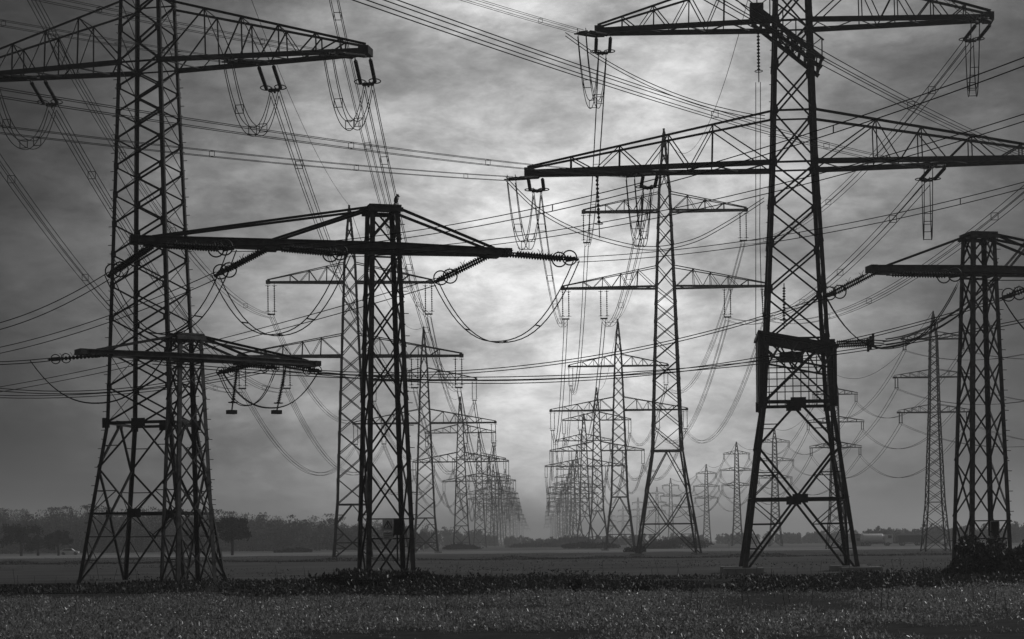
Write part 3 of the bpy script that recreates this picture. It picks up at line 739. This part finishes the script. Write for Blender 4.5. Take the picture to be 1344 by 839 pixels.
def vnoise(x, y, sc, seed):
    r = np.random.default_rng(seed); g = r.random((64, 64)); X = x/sc; Y = y/sc
    xi = np.floor(X).astype(int); yi = np.floor(Y).astype(int); fx = X-xi; fy = Y-yi; fx = fx*fx*(3-2*fx); fy = fy*fy*(3-2*fy)
    G = lambda a, b: g[a % 64, b % 64]
    return (G(xi, yi)*(1-fx)+G(xi+1, yi)*fx)*(1-fy)+(G(xi, yi+1)*(1-fx)+G(xi+1, yi+1)*fx)*fy
# leafy crop in the foreground
N = 480000
y = 26+rng.random(N)**.85*38; x = (rng.random(N)-.5)*2*(6+y*.38)
dn = vnoise(x, y, .6, 4)*.4+vnoise(x, y*.6, 2.6, 5)*.5+vnoise(x, y*.5, 9, 6)*.35; keep = dn > .5+.16*rng.random(N)
edge = 57+5*vnoise(x, y*0, 6, 8); keep &= y < edge
x, y, dn = x[keep], y[keep], dn[keep]
z = rng.random(len(x))*(.03+.7*np.clip(dn-.48, 0, 1))
v, f = leaves(np.stack([x, y, z], 1), .03+.075*rng.random(len(x))**2.0, .9)
cm = npmesh('crop_plants', v, f, 'crop'); cm.materials.append(M['glintleaf']); nL = len(f)//2
pick = (rng.random(nL) < .1) & (z > .04); mi = np.concatenate([pick, pick]).astype(np.int32); cm.polygons.foreach_set('material_index', mi)  # random raised leaves get the pale colour that stands in for glints
ob('crop_plants', cm, label='low leafy crop covering the foreground field', category='crop', kind='stuff')
# rank weeds along the ditch
N = 90000
y = 62+rng.random(N)*29; x = (rng.random(N)-.5)*2*(y*.34)
dn = vnoise(x, y, 1.7, 14)*.55+vnoise(x, y, 7, 15)*.55; keep = (dn > .47) & ((np.abs(y-79) < 7+5*vnoise(x, x*0, 9, 3)) | (dn > .64))
x, y, dn = x[keep], y[keep], dn[keep]; z = rng.random(len(x))*(.03+.75*np.clip(dn-.47, 0, 1))
v, f = leaves(np.stack([x, y, z], 1), .07+.12*rng.random(len(x)), .8)
ob('ditch_weeds', npmesh('ditch_weeds', v, f, 'weed'), label='dark rank weeds along the ditch between the fields', category='weeds', kind='stuff')
# low weeds on the boundary between the two far fields, tufts over both
N = 30000
x = (rng.random(N)-.5)*2*62; y = 188+rng.normal(size=N)*.8; z = rng.random(N)*(.1+.4*vnoise(x, x*0, 3, 31)**2)
x2 = (rng.random(N)-.5); y2 = 92+rng.random(N)*200; x2 = x2*.66*y2; dn = vnoise(x2, y2*.35, 2.2, 33)*.6+vnoise(x2, y2*.35, 9, 34)*.5; kp = dn > .6; x2, y2 = x2[kp], y2[kp]; z2 = rng.random(len(x2))*.06
v, f = leaves(np.stack([np.r_[x, x2], np.r_[y, y2], np.r_[z, z2]], 1), .06+.12*rng.random(len(x)+len(x2)), .5)
ob('field_tufts', npmesh('field_tufts', v, f, 'weed'), label='dark grass tufts over the far fields and their boundary line', category='grass', kind='stuff')
# thin dry stalks
b = MB()
for k in range(260):
    yy = 40+random.random()*52; xx = (random.random()-.5)*2*yy*.3; h = .25+random.random()**2*.7; a = (random.random()-.5)*.5
    b.bar((xx, yy, 0), (xx+a*h, yy+a*.3, h), .008+.0001*yy)
o = b.build('dry_stalk', 'pasture', None, label='scattered thin dry stalks standing in the crop and weeds', category='weeds', kind='stuff')
def bush(name, label, c, rx, ry, h, n, size, m='bush', stems=9, seed=1, cat='bush'):
    r = np.random.default_rng(seed); root = thing(name, label, cat, c)
    k = 26; cx = (r.random(k)-.5)*1.7; cy = (r.random(k)-.5)*1.7; cz = r.random(k)
    fall = np.clip(1-.75*(cx**2+cy**2)/1.0, .15, 1); cz = cz*fall
    idx = r.integers(0, k, n); q = r.normal(size=(n, 3)); q /= np.linalg.norm(q, axis=1)[:, None]; q *= (r.random(n)**.4)[:, None]
    p = np.stack([cx[idx]*rx+q[:, 0]*rx*.3, cy[idx]*ry+q[:, 1]*ry*.3, np.abs(cz[idx]*h*.85+q[:, 2]*h*.22)], 1)
    v, f = leaves(p, size*(.6+.8*r.random(n)), .9, .6, r)
    ob('foliage', npmesh('foliage', v, f, m), root)
    b = MB()
    for s in range(stems):
        j = s % k; b.tube([(cx[j]*rx*.4, cy[j]*ry*.4, -.05), (cx[j]*rx*.7, cy[j]*ry*.7, cz[j]*h*.5), (cx[j]*rx, cy[j]*ry, cz[j]*h*.95)], .025, 4)
    b.build('stem', 'bark', root)
    return root
g = lambda x, Y: (P(x, 740, Y).x, Y, 0)
bush('bush', 'broad leafy bush growing round the foot of the pylon with the warning sign', g(495, 72), 3.1, 1.6, .85, 7500, .15, 'bush', 16, 1)
bush('bush', 'tall dark thicket hiding the foot of the stayed pylon at the field edge', g(1292, 80), 1.7, 1.4, 2.1, 8000, .16, 'weed', 14, 2)
bush('bush', 'second dark shrub leaning against the thicket beside the stayed pylon', g(1338, 79), 1.0, 1.2, 1.6, 4000, .16, 'weed', 9, 22)
bush('bush', 'low scrub at the foot of the third pylon of the loop-jumper row', g(607, 500), 5, 2.5, 1.6, 2500, .5, 'treeleaf', 8, 3)
bush('bush', 'low scrub beside the second pylon of the platform row', g(832, 300), 1.8, 1.2, 1.1, 1500, .35, 'treeleaf', 8, 4)
bush('bush', 'dark scrub between the legs of the third pylon of the platform row', g(775, 470), 7, 2.5, 2.0, 3000, .5, 'treeleaf', 8, 5)
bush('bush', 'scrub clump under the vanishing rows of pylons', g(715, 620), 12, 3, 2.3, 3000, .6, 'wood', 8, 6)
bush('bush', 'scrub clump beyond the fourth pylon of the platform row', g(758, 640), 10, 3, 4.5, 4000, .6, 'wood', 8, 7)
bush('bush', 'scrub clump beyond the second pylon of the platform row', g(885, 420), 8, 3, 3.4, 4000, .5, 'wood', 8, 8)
bush('bush', 'low roadside hedge clump with pale post behind the stayed pylons', g(385, 420), 4, 2, 1.2, 1800, .4, 'treeleaf', 8, 9)
bush('weed_plant', 'bushy dark weed standing in the crop under the platform row', g(755, 60), .28, .22, .75, 700, .1, 'weed', 5, 10, 'weed')
bush('weed_plant', 'low bushy weed at the crop edge beneath the platform pylon', g(842, 62), .6, .4, .5, 900, .1, 'weed', 5, 11, 'weed')
def tree(label, c, H, rad, n, size, m='treeleaf', seed=1, trunk=.28, name='tree'):
    r = np.random.default_rng(seed); root = thing(name, label, 'tree', c)
    b = MB(); b.tube([(0, 0, -.1), (.05*H*.1, 0, H*.18), (0, .1, H*.4), (0, 0, H*.75)], trunk, 7); ends = []
    for k in range(14):
        a = r.random()*6.28; z = H*(.26+.5*r.random()); l = rad*(.5+.45*r.random())*(1.15-.5*abs(z/H-.5))
        e = Vector((math.cos(a)*l, math.sin(a)*l, z+H*.14*(r.random()+.3))); b.tube([(0, 0, z), Vector((0, 0, z)).lerp(e, .5)+Vector((0, 0, .15)), e], trunk*.28, 5); ends.append(e)
    b.build('trunk', 'bark', root)
    ends += [Vector((0, 0, H*(.6+.07*k))) for k in range(5)]
    E = np.array([tuple(e) for e in ends]); idx = r.integers(0, len(E), n); q = r.normal(size=(n, 3)); q /= np.linalg.norm(q, axis=1)[:, None]; q *= (r.random(n)**.5)[:, None]*rad*.36
    p = E[idx]+q*np.array([1, 1, .75]); v, f = leaves(p, size*(.6+.8*r.random(n)), 1.0, .7, r); ob('crown', npmesh('crown', v, f, m), root)
tree('dark round-crowned tree standing alone before the wood, beyond the small stayed pylon', g(305, 330), 7.0, 2.9, 7500, .34, seed=3)
tree('dark bushy tree beside the white car on the far road', g(77, 380), 5.2, 2.5, 3600, .32, seed=4)
tree('broad dark tree at the road, farther from the white car', g(28, 385), 6.2, 4.2, 4200, .34, seed=5)
tree('low dark tree leaning between the two roadside trees', g(50, 390), 4.0, 3.2, 2600, .34, seed=6)
tree('slender dark tree behind the loop-jumper pylon\'s legs', g(255, 440), 6.6, 2.2, 2600, .32, seed=8)
# woodland beyond the fields, reads as one mass
def wood(name, label, segs, count, seed, leaf, per, m='wood'):
    r = np.random.default_rng(seed); V, Fc, off = [], [], 0
    xs = np.array([s[0] for s in segs], float); ys = np.array([s[1] for s in segs], float)
    for k in range(count):
        px = xs[0]+(xs[-1]-xs[0])*r.random(); Y = segs[0][2]*(1+.16*r.random()); top = np.interp(px, xs, ys)
        c = P(px, top, Y); H = max(2.5, c.z*(.68+.4*r.random()**1.4)); rad = H*(.2+.16*r.random())
        nb = int(r.integers(4, 11)); bc = r.normal(size=(nb, 3))*np.array([rad*.55, rad*.55, H*.2])+np.array([c.x, Y, H*.62])
        idx = r.integers(0, nb, per); q = r.normal(size=(per, 3)); q /= np.linalg.norm(q, axis=1)[:, None]; q *= (r.random(per)**.5)[:, None]*rad*.6
        p = bc[idx]+q; p[:, 2] = np.clip(p[:, 2], .1, H)
        low = r.random(per) < .28; p[low, 2] = r.random(low.sum())*H*.5
        v, f = leaves(p, leaf*(.6+.8*r.random(per)), 1.2, .6, r); V.append(v); Fc.append(f+off); off += len(v)
        t = np.array([[c.x-.18, Y, 0], [c.x+.18, Y, 0], [c.x, Y, H*.95], [c.x, Y-.18, 0], [c.x, Y+.18, 0], [c.x, Y, H*.95]]); V.append(t); Fc.append(np.array([[0, 1, 2], [3, 4, 5]])+off); off += 6
    ob(name, npmesh(name, np.concatenate(V), np.concatenate(Fc), m), label=label, category='wood', kind='stuff')
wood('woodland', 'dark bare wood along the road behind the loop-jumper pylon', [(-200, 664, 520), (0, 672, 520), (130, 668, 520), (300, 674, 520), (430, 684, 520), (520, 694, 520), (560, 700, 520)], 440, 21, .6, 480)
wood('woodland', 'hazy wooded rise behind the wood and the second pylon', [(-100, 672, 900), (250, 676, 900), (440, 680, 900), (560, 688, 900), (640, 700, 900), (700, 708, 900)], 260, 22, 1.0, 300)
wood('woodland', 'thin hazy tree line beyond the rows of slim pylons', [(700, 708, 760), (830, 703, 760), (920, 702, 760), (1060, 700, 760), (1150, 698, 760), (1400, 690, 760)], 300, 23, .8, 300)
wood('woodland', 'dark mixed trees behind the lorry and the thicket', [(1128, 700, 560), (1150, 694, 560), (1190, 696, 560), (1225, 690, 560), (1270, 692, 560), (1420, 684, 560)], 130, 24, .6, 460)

# ================================================================= VEHICLES AND SMALL THINGS ON THE FAR ROAD
def wheel(root, x, y, r, w=.22):
    b = MB(); b.lathe([(r*.55, -w/2), (r, -w/2), (r, w/2), (r*.55, w/2)], 14); o = b.build('wheel', 'tyre', root, Matrix.Translation((x, y, r)) @ Matrix.Rotation(R(90), 4, 'X'))
    b = MB(); b.lathe([(.03, -w/2-.01), (r*.58, -w/2-.01), (r*.58, w/2+.01), (.03, w/2+.01)], 12); b.build('rim', 'grey', o)
def car(label, c, yaw, m='white', s=1.0):
    root = thing('parked_car', label, 'car', c, yaw, 'cars on the far road'); pr = [(-2.1, .35), (2.1, .35), (2.15, .75), (1.2, .92), (.55, 1.42), (-1.2, 1.45), (-2.05, .95)]
    n = len(pr); v = [(x, -.85, z) for x, z in pr]+[(x, .85, z) for x, z in pr]; f = [tuple(range(n)), tuple(range(n, 2*n))[::-1]]+[(i, n+i, n+(i+1) % n, (i+1) % n) for i in range(n)]
    ob('body', mesh('body', v, f, m), root)
    for sd in (-1, 1):
        b = MB(); y = sd*.856
        q = [(-1.5, .97), (.95, .97), (.5, 1.36), (-1.12, 1.38)]; v = [(x, y, z) for x, z in q]+[(x, y+.01*sd, z) for x, z in q]
        ob('side_window', mesh('side_window', v, [(0, 1, 2, 3), (7, 6, 5, 4)], 'glass'), root)
        for x in (-1.35, 1.35): wheel(root, x, sd*.78, .33)
    for x in (2.12,):
        for y in (-.6, .6): plate(root, 'headlight', (x, y, .66), .06, .3, .14, 'sign')
car('white car on the far road beside the dark bushy tree', (P(94, 727, 420).x, 418, 0), .1)
car('white car parked by the slim pylon behind the thicket', (P(1247, 716, 430).x, 430, 0), .2)
car('white car half hidden by the thicket pylon', (P(1283, 716, 432).x, 432, 0), -.1)
car('light car passing behind the foot of the warning-sign pylon', (P(538, 722, 400).x, 400, 0), 0, 'sign')
lr = thing('lorry', 'white tanker lorry with a dark trailer on the far road before the trees', 'lorry', (P(1150, 716, 445).x, 445, 0), .05)
b = MB(); b.box((0, 0, .75), 8.0, .9, .25); b.build('chassis', 'dark', lr)
cab = MB(); cab.box((2.9, 0, 1.75), 1.9, 2.3, 2.1); cb = cab.build('cab', 'white', lr)
plate(cb, 'windscreen', (3.87, 0, 2.2), .03, 2.0, .8, 'dark'); plate(cb, 'side_window', (3.1, -1.17, 2.2), .9, .03, .7, 'dark')
tk = MB(); tk.lathe([(.2, 0), (1.0, .12), (1.05, .5), (1.05, 4.9), (1.0, 5.28), (.2, 5.4)], 16); tkb = tk.build('tank', 'white', lr, Matrix.Translation((-3.7, 0, 1.95)) @ Matrix.Rotation(R(90), 4, 'Y'), True)
for x in (-3.0, -1.9, 2.7):
    for y in (-1, 1): wheel(lr, x, y, .5, .3)
tr = MB(); tr.box((8.4, 0, 1.7), 6.4, 2.3, 1.6); trb = tr.build('trailer', 'dark', lr); db = MB(); db.bar((4, 0, .8), (5.4, 0, .8), .15); db.build('drawbar', 'dark', lr)
for x in (6.4, 10.2):
    for y in (-1, 1): wheel(lr, x, y, .5, .3)
sh = thing('field_hut', 'small pale block hut at the road behind the lorry', 'hut', (P(1129, 716, 460).x, 460, 0))
b = MB(); b.box((0, 0, 1.4), 3.4, 3, 2.8); b.build('wall', 'grey', sh); b = MB(); b.box((0, 0, 2.9), 3.9, 3.5, .22); b.build('roof', 'dark', sh); plate(sh, 'door', (.4, -1.52, 1.0), .9, .05, 2.0, 'dark'); plate(sh, 'window', (-.8, -1.52, 1.6), .8, .05, .7, 'dark')
for x, Y, who in ((957, 430, 'seen between the legs of the platform pylon'), (556, 430, 'beside the third pylon of the loop-jumper row'), (828, 400, 'below the second pylon of the platform row')):
    r_ = thing('marker_post', 'short white roadside post '+who, 'post', (P(x, 720, Y).x, Y, 0)); b = MB(); b.bar((0, 0, 0), (0, 0, 1.5), .3, .2); b.build('post', 'white', r_); b = MB(); b.bar((0, 0, 1.5), (0, 0, 1.62), .34, .24); b.build('cap', 'dark', r_)

# ================================================================= AIR
hz = bpy.data.materials.new('haze'); hz.use_nodes = True; t = hz.node_tree; t.nodes.clear()
pv = nd('ShaderNodeVolumePrincipled', t); pv.inputs['Color'].default_value = (.98, .98, .98, 1); pv.inputs['Density'].default_value = .0005; pv.inputs['Anisotropy'].default_value = .4
mo = nd('ShaderNodeOutputMaterial', t); lk(pv.outputs[0], mo.inputs['Volume'], t)
me = bpy.data.meshes.new('haze'); a, b_, c, d, e, f_ = -9100, 9100, -70, 6100, -1, 62
me.from_pydata([(a, c, e), (b_, c, e), (b_, d, e), (a, d, e), (a, c, f_), (b_, c, f_), (b_, d, f_), (a, d, f_)], [], [(3, 2, 1, 0), (4, 5, 6, 7), (0, 1, 5, 4), (1, 2, 6, 5), (2, 3, 7, 6), (3, 0, 4, 7)])
me.materials.append(hz); ob('haze', me, kind='stuff', label='pale haze lying over the fields', category='haze')
